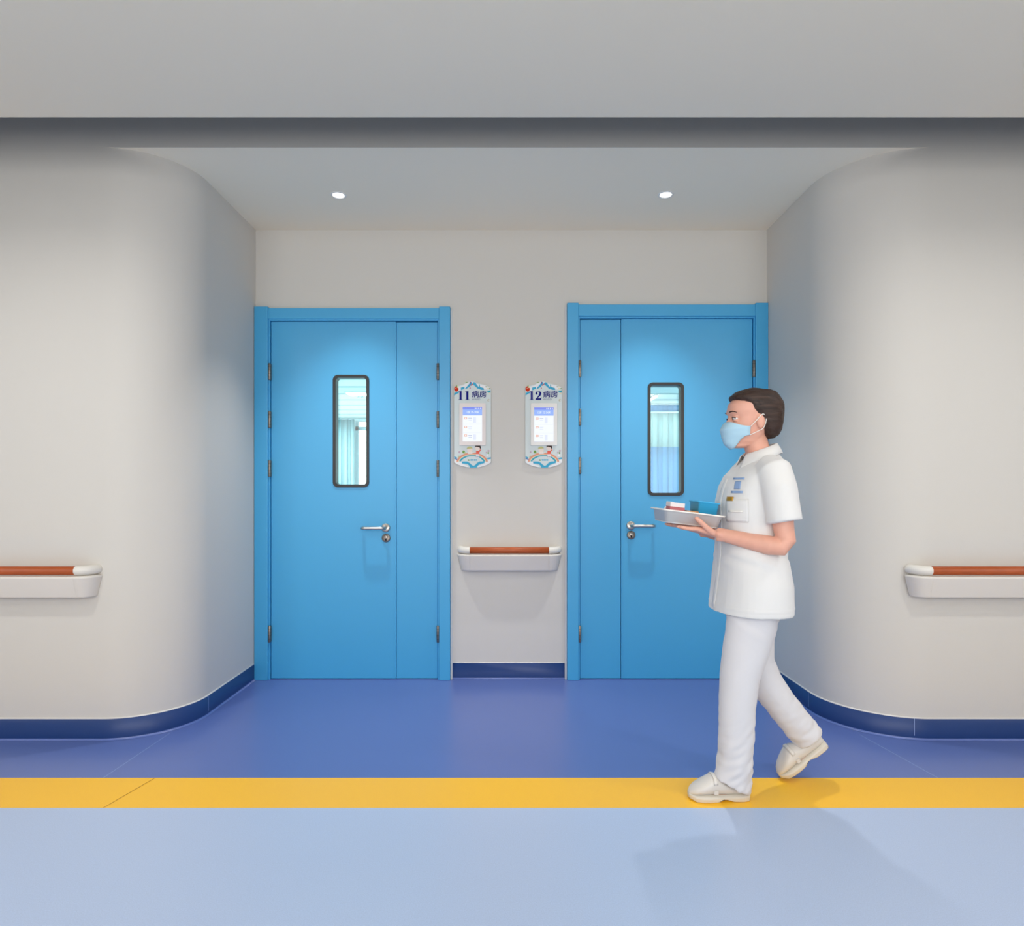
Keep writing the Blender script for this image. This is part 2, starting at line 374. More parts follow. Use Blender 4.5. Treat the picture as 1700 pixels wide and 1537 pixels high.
# ------------------------------------------------------------------ doors
def make_door(name, label, P, leaf, gap, small, glass, handle, hinge_z, side):
    """leaf=(x0,x1) of both leaves; gap=x where they meet; small='R'/'L' side of the narrow leaf; side=+1 lever to the right"""
    t = tag(empty(name, ((P['x0'] + P['x1']) / 2, 0, 0)), label, 'door', kind='structure')
    x0, x1, top = P['x0'], P['x1'], P['top']; ht = top - 0.009
    i0, i1 = leaf[0] - 0.012, leaf[1] + 0.012; lt_ = leaf[2]
    f = MB()
    f.box(x0, i0, -0.030, 0.0, 0, top, 'door_blue'); f.box(i1, x1, -0.030, 0.0, 0, top, 'door_blue')
    f.box(i0, i1, -0.027, 0.0, lt_ + 0.012, ht, 'door_blue')
    fr_ = build('door_casing', f, t, bevel=0.003)
    f = MB()
    f.box(i0, leaf[0] - 0.003, -0.018, 0.12, 0, lt_ + 0.012, 'door_blue'); f.box(leaf[1] + 0.003, i1, -0.018, 0.12, 0, lt_ + 0.012, 'door_blue')
    f.box(leaf[0] - 0.003, leaf[1] + 0.003, -0.018, 0.12, lt_ + 0.003, lt_ + 0.012, 'door_blue')
    f.box(x0 + .004, i0, 0.0, 0.12, 0, ht, 'door_blue'); f.box(i1, x1 - .004, 0.0, 0.12, 0, ht, 'door_blue')
    f.box(i0, i1, 0.0, 0.12, lt_ + 0.012, ht, 'door_blue')
    f.box(leaf[0] - 0.003, leaf[0] + 0.018, 0.052, 0.10, 0, lt_ + .003, 'dark_gap'); f.box(leaf[1] - 0.018, leaf[1] + 0.003, 0.052, 0.10, 0, lt_ + .003, 'dark_gap')
    f.box(leaf[0] + .018, leaf[1] - .018, 0.052, 0.10, lt_ - 0.018, lt_ + 0.003, 'dark_gap')
    build('door_jamb', f, t, bevel=0.0015)
    s = MB()
    for xx in ((x1 + 0.001,) if x0 < 0 else (x0 - 0.001,)):
        s.box(xx - (0 if x0 < 0 else .012), xx + (.012 if x0 < 0 else 0), -0.008, 0.0, 0, top - .02, 'sealant')
    if x0 > 0: s.box(x1 - .0005, XR, -0.024, 0.0, 0.0, top - .004, 'sealant')
    build('sealant_strip', s, t)
    m0, m1 = (leaf[0], gap - .0015) if small == 'R' else (gap + .0015, leaf[1])
    s0, s1 = (gap + .0015, leaf[1]) if small == 'R' else (leaf[0], gap - .0015)
    gx0, gx1, gz0, gz1 = glass
    ia, ib, ja, jb = gx0 + .012, gx1 - .012, gz0 + .012, gz1 - .012
    LF, LB = -0.004, 0.050
    f = MB()       # wide leaf with an opening for the vision panel
    o4 = [(m0, .004), (m1, .004), (m1, lt_), (m0, lt_)]; i4 = [(ia, ja), (ib, ja), (ib, jb), (ia, jb)]
    f.ringframe(o4, i4, LF, LB, 'door_blue')
    main = build('main_leaf', f, t, bevel=0.002)
    f = MB(); f.box(s0, s1, LF + .003, LB, .004, lt_ - .002, 'door_blue')
    build('side_leaf', f, t, bevel=0.002)
    f = MB(); e = -1 if small == 'R' else 1
    xs = gap + (-.010 if small == 'R' else .0)
    f.box(xs, xs + .010, LF - .0035, LF + .001, .006, lt_ - .004, 'door_blue')
    build('meeting_strip', f, main, bevel=0.0015)
    # vision panel
    gw, gh = gx1 - gx0, gz1 - gz0; cx, cz = (gx0 + gx1) / 2, (gz0 + gz1) / 2
    f = MB(); f.ringframe(rr(cx, cz, gw, gh, .032), rr(cx, cz, gw - .036, gh - .036, .018), LF - .006, LB + .004, 'gasket_black')
    build('window_surround', f, main, bevel=0.0015)
    f = MB(); f.box(gx0 + .006, gx1 - .006, LB - .008, LB - .003, gz0 + .006, gz1 - .006, 'pane_glass')
    build('glass_pane', f, main)
    # lever handle and lock
    hx, hz, lz = handle
    h = MB()
    h.lathe([(.0, .0), (.0265, .0), (.0265, .007), (.024, .010), (.0, .010)], (hx, LF, hz), (0, -1, 0), 'steel')
    L = .135; r = .0098; path = [(hx, LF - .006, hz), (hx, LF - .042, hz)]
    for i in range(1, 9):
        a = math.pi / 2 * i / 8; path.append((hx + side * .020 * (1 - math.cos(a)), LF - .042 - .020 * math.sin(a), hz))
    for i in range(0, 9):
        a = math.pi / 2 * i / 8; path.append((hx + side * (L - .018 + .018 * math.sin(a)), LF - .062 + .018 * (1 - math.cos(a)), hz))
    path.append((hx + side * L, LF - .014, hz))
    h.tube(path, r, 'steel', 18)
    build('lever_handle', h, main)
    k = MB(); k.lathe([(.0, .0), (.0262, .0), (.0262, .006), (.0235, .009), (.0, .009)], (hx + .002, LF, lz), (0, -1, 0), 'steel_dull')
    lk = build('lock_rose', k, main)
    k = MB(); k.lathe([(0, .008), (.009, .008), (.009, .0115), (.0075, .0125), (0, .0125)], (hx + .002, LF, lz + .006), (0, -1, 0), 'steel')
    k.box(hx - .003, hx + .007, LF - .0105, LF - .008, lz - .016, lz + .002, 'keyhole')
    k.box(hx + .001, hx + .003, LF - .0132, LF - .012, lz, lz + .012, 'keyhole')
    build('key_cylinder', k, lk)
    for hzz in hinge_z:
        for hx_ in (leaf[0] - .004, leaf[1] + .004):
            q = MB(); q.lathe([(0, 0), (.0065, 0), (.0085, .003), (.0085, .099), (.0065, .102), (0, .102)], (hx_, LF - .016, hzz - .051), (0, 0, 1), 'steel_dull', 16)
            for kk in range(1, 5): q.lathe([(.0088, kk * .0204 - .0006), (.0088, kk * .0204 + .0006)], (hx_, LF - .016, hzz - .051), (0, 0, 1), 'keyhole', 16)
            d_ = 1 if hx_ < gap else -1
            q.box(min(hx_, hx_ + d_ * .006), max(hx_, hx_ + d_ * .006), LF - .016, LF, hzz - .048, hzz + .048, 'steel_dull')
            build('hinge', q, t)
    return t
make_door('door_1', 'blue double-leaf ward door under the left downlight, narrow leaf on its right', D1, (-1.479, -0.457, 2.196), -0.712, 'R',
          (-1.100, -0.877, 1.178, 1.868), (-0.775, 0.930, 0.867), (1.885, 1.593, 1.293, 0.281), -1)
make_door('door_2', 'blue double-leaf ward door partly behind the walking person in white, narrow leaf on its left', D2, (0.419, 1.476, 2.211), 0.670, 'L',
          (0.833, 1.056, 1.126, 1.822), (0.729, 0.944, 0.885), (1.903, 1.607, 1.311, 0.281), 1)

# ------------------------------------------------------------------ wards behind the glass
WZ, WY = 2.475, 8.1
for sx, nm in ((-1, 'left'), (1, 'right')):
    a, c = sorted((sx * 0.06, sx * 4.7))
    b = MB(); b.box(a, c, 0.12, WY, WZ, WZ + .05, 'ward_ceiling')
    struct('ceiling_ward_' + nm, b, 'striped pale ward ceiling seen through the %s door glass' % nm, 'ceiling')
    b = MB(); b.box(a, c, 0.12, WY, -0.05, 0.0, 'ward_floor')
    struct('floor_ward_' + nm, b, 'pale blue ward floor behind the %s door' % nm, 'floor')
    b = MB(); xx = sx * 4.7; b.box(min(xx, xx + sx * .1), max(xx, xx + sx * .1), .12, WY, 0, WZ, 'ward_wall')
    struct('wall_ward_%s_side' % nm, b, 'outer side wall of the ward behind the %s door' % nm, 'wall')
    # far wall with a window opening
    w0, w1 = sorted((sx * 1.2, sx * 2.98)); b = MB()
    b.box(a, w0, WY, WY + .12, 0, WZ, 'ward_wall'); b.box(w1, c, WY, WY + .12, 0, WZ, 'ward_wall')
    b.box(w0, w1, WY, WY + .12, 0, .85, 'ward_wall')
    struct('wall_ward_%s_far' % nm, b, 'far ward wall with a bright window behind the %s door' % nm, 'wall')
    wn = tag(empty('window_%d' % (1 if sx < 0 else 2), ((w0 + w1) / 2, WY + .06, .85)), 'bright ward window far behind the %s door glass' % nm, 'window', kind='structure')
    f = MB()
    f.box(w0, w1, WY + .03, WY + .09, .85, .90, 'frame_grey'); f.box(w0, w1, WY + .03, WY + .09, 2.43, WZ, 'frame_grey')
    f.box(w0, w1, WY + .03, WY + .09, 2.27, 2.34, 'frame_grey')
    for xx in (w0, (w0 + w1) / 2 - .03, w1 - .06): f.box(xx, xx + .06, WY + .03, WY + .09, .9, 2.43, 'frame_grey')
    build('window_frame', f, wn)
    f = MB(); f.box(w0 + .06, w1 - .06, WY + .058, WY + .064, .9, 2.43, 'pane_glass'); build('window_glass', f, wn)
b = MB(); b.box(-.06, .06, .12, WY + .12, 0, WZ + .05, 'ward_wall')
struct('wall_ward_partition', b, 'wall dividing the two wards behind the doors', 'wall')

def folds(x0, x1, y, z0, z1, amp, wl, m, b, ph=0.0, flare=0.25, nx=None):
    nx = nx or int((x1 - x0) / wl * 14); rows = []
    for z, k in ((z1, 0.55), (z1 - (z1 - z0) * .3, 0.8), (z0, 1.0 + flare)):
        row = []
        for i in range(nx + 1):
            x = x0 + (x1 - x0) * i / nx; p = x / wl * 2 * math.pi + ph + .9 * math.sin(x * 5.3 + ph)
            row.append((x + .12 * wl * math.sin(2 * p), y + amp * k * (math.sin(p) + .3 * math.sin(2.3 * p + 1)), z))
        rows.append(row)
    b.loft(rows, m, False, False, True, closed=False)
c = tag(empty('ward_curtain', (-3.2, 7.9, .3)), 'pale cyan folded curtain beside the window seen through the left door glass', 'curtain')
b = MB(); folds(-3.62, -2.94, 7.93, .25, 2.455, .035, .105, 'curtain_cyan', b); build('curtain_cloth', b, c, solid=.004)
b = MB(); b.tube([(-3.7, 7.93, 2.462), (-1.1, 7.93, 2.462)], .012, 'frame_grey', 10); build('curtain_track', b, c)
c = tag(empty('ward_curtain', (2.8, 5.6, .3)), 'blue bed curtain with pale mesh top seen through the right door glass', 'curtain')
b = MB(); folds(1.3, 4.2, 5.6, .35, 1.79, .05, .17, 'curtain_blue', b); build('curtain_cloth', b, c, solid=.004)
b = MB(); folds(1.3, 4.2, 5.6, 1.79, 2.30, .03, .17, 'curtain_mesh', b, flare=-.1); build('mesh_top', b, c, solid=.003, label='pale see-through mesh top of the curtain')
b = MB(); folds(1.3, 4.2, 5.6, 2.32, 2.42, .018, .17, 'curtain_band', b, flare=-.2); build('heading_band', b, c, solid=.004)
b = MB(); b.tube([(1.2, 5.6, 2.435), (4.4, 5.6, 2.435)], .013, 'lamp_white', 10)
for hx in (1.6, 2.4, 3.2, 4.0): b.tube([(hx, 5.6, 2.435), (hx, 5.6, WZ)], .006, 'lamp_white', 8)
build('curtain_track', b, c)
t = tag(empty('ward_tube_light', (2.0, 5.4, WZ)), 'thin glowing tube lamp on the ward ceiling seen through the right door glass', 'lamp')
b = MB(); b.box(1.985, 2.015, 4.86, 5.5, WZ - .02, WZ, 'lamp_white'); build('lamp_housing', b, t)
b = MB(); b.tube([(2.0, 4.87, WZ - .03), (2.0, 5.49, WZ - .03)], .014, 'lamp_glow', 12); build('tube', b, t)
t = tag(empty('ward_panel_light', (-2.12, 4.85, WZ)), 'bright square lamp on the ward ceiling seen through the left door glass', 'lamp')
b = MB(); b.box(-2.27, -1.97, 4.66, 4.98, WZ - .012, WZ, 'lamp_white'); build('lamp_frame', b, t)
b = MB(); b.box(-2.25, -1.99, 4.68, 4.96, WZ - .016, WZ - .012, 'lamp_glow'); build('diffuser', b, t)
for hx, hy, zb, lab in ((-2.13, 5.1, 1.72, 'longer'), (-2.185, 5.1, 1.67, 'lower')):
    t = tag(empty('drip_hook', (hx, hy, WZ)), 'thin %s hanging drip hook rod in front of the window in the left ward' % ('right-hand' if lab == 'longer' else 'left-hand'), 'hook', 'drip hooks in the left ward')
    b = MB(); b.tube([(hx, hy, WZ), (hx, hy, zb)], .004, 'frame_grey', 8); build('rod', b, t)
    b = MB(); b.lathe([(0, 0), (.014, .004), (.014, .02), (0, .024)], (hx, hy, WZ - .024), (0, 0, 1), 'frame_grey', 14); build('ceiling_runner', b, t)
    b = MB(); b.tube([(hx, hy, zb + .01), (hx - .014, hy, zb - .006), (hx, hy, zb - .022), (hx + .016, hy, zb - .008), (hx + .018, hy, zb + .008)], .004, 'frame_grey', 8); build('hook_end', b, t)

# ------------------------------------------------------------------ downlights
def downlight(x, y, label):
    t = tag(empty('downlight', (x, y, CEIL)), label, 'lamp', 'alcove downlights')
    b = MB(); b.lathe([(.030, .012), (.030, -.001), (.034, -.004), (.041, -.0035), (.0435, 0.0), (.0435, .001)], (x, y, CEIL), (0, 0, 1), 'lamp_white', 40)
    b.f = [f for f in b.f if len(f) == 4]; b.m = b.m[:len(b.f)]; b.s = b.s[:len(b.f)]
    build('trim_ring', b, t)
    b = MB(); b.lathe([(0, -.0005), (.029, -.0005), (.030, .002), (0, .002)], (x, y, CEIL), (0, 0, 1), 'lamp_glow', 32); build('lens', b, t)
    l = bpy.data.lights.new('downlight_beam', 'SPOT'); l.energy = 90; l.spot_size = R(77); l.spot_blend = 1.0; l.shadow_soft_size = .026
    l.color = (1, .985, .96)
    o = bpy.data.objects.new('downlight_beam', l); COL.objects.link(o); o.parent = t; o.location = (0, 0, -.032)
downlight(-.939, -.464, 'small round recessed downlight in the alcove ceiling before the left door')
downlight(.831, -.470, 'small round recessed downlight in the alcove ceiling before the right door')

# ------------------------------------------------------------------ handrails
def handrail(x0, x1, yw, label, ends):
    """ends: which ends return to the wall ('L','R')"""
    t = tag(empty('handrail', ((x0 + x1) / 2, yw, .67)), label, 'handrail', 'corridor handrails')
    OM = .082; CAPS = .045
    grip = [(.058 + .0215 * math.cos(a) , .797 + .0195 * math.sin(a)) for a in [2 * math.pi * i / 20 for i in range(20)]]
    neck = [(.030, .765), (.052, .765), (.052, .786), (.030, .786)]
    bump_ = [(.010, .772), (.074, .7725), (.0805, .769), (.082, .764), (.0795, .756), (.060, .676), (.056, .672), (.010, .672)]
    def straight(prof, xa, xb, m, b): b.loft([[(x, yw - o, z) for o, z in prof] for x in (xa, xb)], m, True, True, True)
    def turn(prof, xe, sgn, m, b, xs):
        xc = xe - sgn * OM; rings = [[(xs, yw - o, z) for o, z in prof]]
        for i in range(13):
            a = R(90) * i / 12
            rings.append([(xc + sgn * o * math.sin(a), yw - max(o * math.cos(a), 0.0005), z) for o, z in prof])
        b.loft(rings, m, True, True, True)
    xa = x0 + OM if 'L' in ends else x0; xb = x1 - OM if 'R' in ends else x1
    ga = xa + CAPS * .0 if 'L' in ends else x0; gb = xb if 'R' in ends else x1
    b = MB(); straight(grip, ga, gb, 'rail_wood', b); build('rail_grip', b, t, label='reddish brown wooden grip bar')
    b = MB(); straight(bump_, xa, xb, 'rail_body', b); straight(neck, xa, xb, 'rail_body', b); build('bumper_board', b, t, bevel=.0008)
    cap = [(.058 + .0235 * math.cos(a), .797 + .0215 * math.sin(a)) for a in [2 * math.pi * i / 20 for i in range(20)]]
    for e, xe, sg, xs in (('L', x0, -1, xa), ('R', x1, 1, xb)):
        if e in ends:
            b = MB(); turn(cap, xe, sg, 'rail_white', b, xs - sg * .0); turn(bump_, xe, sg, 'rail_body', b, xs + sg * .0008); turn(neck, xe, sg, 'rail_white', b, xs)
            build('end_cap', b, t, bevel=.0008)
    n = max(2, int((xb - xa) / .8) + 1)
    for i in range(n):
        x = xa + .06 + (xb - xa - .12) * i / (n - 1)
        b = MB(); b.box(x - .02, x + .02, yw - .034, yw, .685, .77, 'rail_white'); build('bracket', b, t, bevel=.002)
handrail(-.337, .305, 0.0, 'short handrail with brown grip on the wall between the two blue doors', 'LR')
handrail(-4.6, -1.907, YW, 'long handrail with brown grip on the wall left of the alcove', 'R')
handrail(1.828, 4.6, YW, 'long handrail with brown grip on the wall right of the alcove', 'L')

# ------------------------------------------------------------------ ward signs
K = 1 / (8.095 * 271)
def text_polys(txt, height_scale):
    cu = bpy.data.curves.new('t', 'FONT'); cu.body = txt; cu.size = 1; cu.resolution_u = 4
    o = bpy.data.objects.new('t', cu); COL.objects.link(o)
    dg = bpy.context.evaluated_depsgraph_get(); dg.update()
    me = bpy.data.meshes.new_from_object(o.evaluated_get(dg))
    vs_ = [(v.co.x, v.co.y) for v in me.vertices]; fs = [list(p.vertices) for p in me.polygons]
    bpy.data.objects.remove(o); bpy.data.curves.remove(cu); bpy.data.meshes.remove(me)
    return vs_, fs
def bez(p0, p1, p2, p3, n=10):
    return [tuple((1 - t) ** 3 * a + 3 * (1 - t) ** 2 * t * b_ + 3 * (1 - t) * t * t * c_ + t ** 3 * d_ for a, b_, c_, d_ in zip(p0, p1, p2, p3)) for t in [i / n for i in range(n + 1)]]
DIG1 = [(.08, 0), (.92, 0), (.92, .035), (.70, .06), (.70, 1.0), (.60, 1.0), (.08, .97), (.08, .935), (.32, .915), (.32, .06), (.08, .035)]
DIG2 = ([(.06, 0), (.90, 0), (.97, .30), (.91, .30)] + bez((.91, .30), (.88, .20), (.84, .185), (.70, .185), 5)[1:] + [(.40, .185)] +
        bez((.40, .185), (.55, .36), (.93, .46), (.93, .73)) [1:] + bez((.93, .73), (.93, .91), (.75, 1.0), (.50, 1.0))[1:] +
        bez((.50, 1.0), (.24, 1.0), (.07, .90), (.07, .74))[1:] + bez((.07, .74), (.07, .64), (.14, .59), (.22, .59), 6)[1:] +
        bez((.22, .59), (.31, .59), (.37, .66), (.36, .74), 6)[1:] + bez((.36, .74), (.35, .82), (.28, .84), (.29, .90), 5)[1:] +
        bez((.29, .90), (.32, .96), (.40, .965), (.46, .96), 5)[1:] + bez((.46, .96), (.60, .95), (.64, .85), (.63, .72), 6)[1:] +
        bez((.63, .72), (.61, .50), (.30, .30), (.06, .06))[1:])
def make_sign(cx, num, beds, bezel, label, dk):
    cz = 1.561
    t = tag(empty('ward_sign', (cx, 0, cz)), label, 'sign', 'ward door signs')
    U = lambda p: (cx + (p[0] - 360) * K, cz + (690 - p[1]) * K)
    YF = -.014
    outline = [(112, 205), (135, 175), (180, 160), (230, 150), (270, 125), (310, 108), (350, 104), (390, 112), (430, 135), (480, 141), (540, 157), (585, 180), (606, 208),
               (606, 1195), (570, 1222), (510, 1246), (440, 1262), (360, 1268), (280, 1261), (210, 1245), (150, 1222), (112, 1195)]
    b = MB(); b.prism([U(p) for p in outline], YF, 0.0, 'board_pale', 'y'); board = build('sign_board', b, t, bevel=.0015)
    art = MB(); lay = [0]
    def poly(pts, m, yb=YF):
        if m == 'ribbon_blue' and max(p[1] for p in pts) < 230:
            gu, gv = sum(p[0] for p in pts) / len(pts), sum(p[1] for p in pts) / len(pts); pts = [(gu + 1.12 * (p[0] - gu), gv + 1.3 * (p[1] - gv)) for p in pts]
        lay[0] += 1; y = yb - .0004 - .00002 * lay[0]
        q = [U(p) for p in pts]; art.add([(p[0], y, p[1]) for p in q], [list(range(len(q)))], m)
    def disc(u, v, ru, rv, m, n=20, a0=0, a1=360): poly([(u + ru * math.cos(R(a0 + (a1 - a0) * i / n)), v - rv * math.sin(R(a0 + (a1 - a0) * i / n))) for i in range(n if a1 - a0 == 360 else n + 1)], m)
    def arcband(u, v, ru, rv, w, m, a0=10, a1=170, n=30):
        A = [R(a0 + (a1 - a0) * i / n) for i in range(n + 1)]
        poly([(u + ru * math.cos(a), v - rv * math.sin(a)) for a in A] + [(u + (ru - w) * math.cos(a), v - (rv - w) * math.sin(a)) for a in A[::-1]], m)
    # top garland
    poly([(130, 205), (185, 170), (235, 158), (280, 130), (345, 112), (425, 140), (530, 160), (585, 188), (596, 215), (520, 215), (440, 200), (360, 150), (300, 190), (220, 215), (150, 240)], 'snow')
    poly([(114, 262), (150, 248), (176, 240), (176, 262), (146, 275), (114, 298)], 'ribbon_blue')
    poly([(204, 194), (225, 186), (250, 184), (250, 206), (226, 212), (208, 222)], 'ribbon_blue')
    poly([(262, 196), (300, 160), (332, 126), (352, 130), (338, 158), (312, 180), (280, 196)], 'ribbon_blue')
    poly([(360, 146), (378, 128), (398, 130), (420, 158), (444, 184), (432, 200), (412, 182), (386, 162)], 'ribbon_blue')
    poly([(446, 180), (480, 190), (505, 196), (510, 218), (470, 214), (448, 206)], 'ribbon_blue')
    poly([(556, 236), (582, 232), (602, 224), (602, 256), (576, 256), (558, 248)], 'teal')
    poly([(314, 150), (330, 112), (342, 116), (328, 152)], 'pencil_blue'); poly([(328, 160), (362, 134), (370, 142), (340, 164)], 'pencil_red')
    poly([(322, 126), (326, 110), (334, 112), (330, 128)], 'pencil_red'); disc(326, 197, 6, 14, 'pencil_red', 10)
    disc(272, 124, 14, 9, 'pale_green', 12); disc(284, 121, 8, 7, 'leaf_green', 10); poly([(444, 150), (456, 146), (462, 182), (446, 184)], 'teal')
    disc(545, 178, 13, 9, 'pale_green', 12); disc(566, 200, 14, 9, 'cream', 12); disc(590, 205, 10, 8, 'leaf_green', 10); disc(534, 176, 5, 5, 'mauve', 8); disc(590, 268, 9, 12, 'cream', 12)
    disc(576, 360, 18, 17, 'sand', 14); disc(584, 362, 9, 9, 'board_pale', 10)
    disc(143, 208, 30, 36, 'tomato_red'); disc(136, 200, 8, 9, 'salmon', 10); poly([(146, 176), (154, 160), (172, 170), (170, 196), (154, 192)], 'cream'); poly([(138, 176), (150, 160), (158, 168), (150, 184)], 'leaf_green')
    build('printed_garland', art, board, label='printed blue garland with a tomato at its left end')
    art = MB()
    # lower meadow, rainbow and two children
    poly([(114, 1112), (150, 1128), (150, 1146), (114, 1130)], 'ribbon_blue'); poly([(114, 1136), (160, 1152), (154, 1160), (114, 1146)], 'pencil_blue')
    poly([(114, 1160), (170, 1168), (214, 1186), (220, 1215), (300, 1240), (300, 1258), (212, 1243), (152, 1220), (114, 1193)], 'snow')
    poly([(604, 1150), (560, 1168), (520, 1186), (500, 1215), (430, 1240), (430, 1260), (508, 1244), (568, 1220), (604, 1194)], 'snow')
    poly([(560, 1134), (604, 1126), (604, 1150), (556, 1150)], 'ribbon_blue')
    disc(182, 1058, 12, 14, 'mauve', 10); disc(240, 1054, 18, 20, 'leaf_green', 12); disc(262, 1072, 15, 18, 'pale_green', 12); disc(575, 1040, 16, 14, 'mauve', 10); disc(548, 1062, 12, 12, 'mauve', 10); disc(572, 1068, 12, 12, 'leaf_green', 10)
    disc(180, 1125, 18, 22, 'pale_green', 10); disc(560, 1100, 16, 18, 'snow', 10)
    arcband(355, 1200, 212, 138, 26, 'salmon', 6, 174); arcband(355, 1200, 188, 114, 12, 'cream', 6, 174); arcband(355, 1202, 178, 106, 22, 'teal', 12, 168)
    disc(360, 1175, 128, 66, 'board_pale', 24)
    poly([(300, 1058), (352, 1058), (360, 1078), (292, 1080)], 'snow'); disc(325, 1030, 36, 34, 'skin_print'); disc(322, 1012, 40, 30, 'hair_olive', 20, 10, 185); disc(365, 1064, 14, 8, 'skin_print', 10)
    poly([(402, 1084), (450, 1084), (446, 1120), (430, 1104), (414, 1122)], 'snow')
    poly([(408, 1040), (446, 1040), (462, 1018), (474, 1026), (452, 1060), (448, 1082), (404, 1082)], 'dress_red'); disc(430, 1005, 36, 32, 'skin_print')
    poly([(396, 970), (466, 970), (474, 1004), (462, 1014), (452, 992), (410, 984), (398, 992)], 'hair_print'); disc(410, 1120, 8, 7, 'mauve', 8); disc(444, 1120, 8, 7, 'mauve', 8)
    poly([(216, 1186), (250, 1182), (290, 1184), (322, 1202), (348, 1228), (372, 1242), (398, 1228), (420, 1202), (452, 1184), (520, 1182), (522, 1204), (486, 1212), (446, 1226), (424, 1246), (416, 1263), (326, 1264), (312, 1234), (286, 1216), (218, 1210)], 'ribbon_blue')
    disc(308, 1164, 14, 11, 'leaf_green', 12); disc(312, 1162, 6, 5, 'board_pale', 8)
    for k_ in range(4): poly([(332 + 23 * k_, 1152), (350 + 23 * k_, 1152), (350 + 23 * k_, 1172), (332 + 23 * k_, 1172)], 'ribbon_blue'); poly([(336 + 23 * k_, 1158), (346 + 23 * k_, 1158), (346 + 23 * k_, 1162), (336 + 23 * k_, 1162)], 'board_pale')
    build('printed_rainbow', art, board, label='printed rainbow with two cartoon children')
    # lettering
    def put(b, pts, faces, u0, v0, su, sv, m, y): b.add([(U((u0 + p[0] * su, 0))[0], y, U((0, v0 - p[1] * sv))[1]) for p in pts], faces, m)
    b = MB()
    for k_, ch in enumerate(num):
        D = DIG1 if ch == '1' else DIG2
        u0, w = ((163, 72), (252, 74))[k_] if ch == '1' else ((248 - 8, 92))
        put(b, D, [list(range(len(D)))], u0 + (-2 if num[1] == '2' and k_ == 0 else 0), 356, w, 118, 'ink_navy', YF - .0024)
    build('room_number', b, board)
    b = MB()
    def word(txt, u0, u1, v0, v1, m, y, bb):
        vs_, fs = text_polys(txt, 1); xs = [p[0] for p in vs_]; zs = [p[1] for p in vs_]; x_, z_ = min(xs), min(zs)
        su = (u1 - u0) / (max(xs) - x_); sv = (v1 - v0) / (max(zs) - z_)
        put(bb, [(p[0] - x_, p[1] - z_) for p in vs_], fs, u0, v1, su, sv, m, y)
    for du, dv in ((0, 0), (3, 0), (0, 2)): word('病房', 350 + du, 543 + du, 234 + dv, 322 + dv, 'ink_navy', YF - .0024 - .0001 * (du + dv), b)
    word('WARD', 350, 464, 336, 359, 'ink_grey', YF - .0024, b)
    build('lettering', b, board)
    # screen
    b = MB(); q0 = U((184, 403)); q1 = U((539, 968))
    b.prism(rr((q0[0] + q1[0]) / 2, (q0[1] + q1[1]) / 2, q1[0] - q0[0], q0[1] - q1[1], .006, 4), YF - .012, YF, bezel, 'y')
    bz = build('screen_bezel', b, t, bevel=.0015)
    y = YF - .0124; b = MB(); dv = dk
    def rect(u0, v0, u1, v1, m, k_=1): p, q = U((u0, v0 + dv)), U((u1, v1 + dv)); b.add([(p[0], y - .00008 * k_, p[1]), (q[0], y - .00008 * k_, p[1]), (q[0], y - .00008 * k_, q[1]), (p[0], y - .00008 * k_, q[1])], [(0, 1, 2, 3)], m)
    rect(230, 455, 489, 915 - dv, 'ui_white', 0); rect(230, 455, 489, 565, 'ui_header'); rect(230, 455, 489, 487, 'ui_bar', 2)
    for u in (392, 414, 440, 466): rect(u, 466, u + 12, 480, 'ui_text', 3)
    for v in (605, 722, 836):
        rect(250, v - 14, 288, v + 14, 'ui_badge', 2); rect(260, v - 6, 278, v + 6, 'ui_white', 3)
        rect(304, v - 6, 354, v + 4, 'ui_ink' if v != 722 else 'ui_line', 2); rect(306, v + 20, 352, v + 28, 'ui_ink' if v == 836 else 'ui_line', 2); rect(236, v + 76, 482, v + 79, 'ui_line', 2)
        rect(372, v - 14, 408, v + 60, 'ui_line', 1) if v != 722 else None
    vs_, fs = text_polys(beds, 1); xs = [p[0] for p in vs_]; zs = [p[1] for p in vs_]; su = 172 / (max(xs) - min(xs)); sv = 34 / (max(zs) - min(zs))
    put(b, [(p[0] - min(xs), p[1] - min(zs)) for p in vs_], fs, 274, 540 + dv, su, sv, 'ui_text', y - .0004)
    build('display', b, bz, label='lit screen with blue header over a white list')
make_sign(-.2417, '11', '11房 29-30床', 'bezel_pink', 'ward sign numbered 11 with a lit screen, mounted beside the left door', 0)
make_sign(.195, '12', '12房 32-34床', 'bezel_white', 'ward sign numbered 12 with a lit screen, mounted beside the right door', 5)

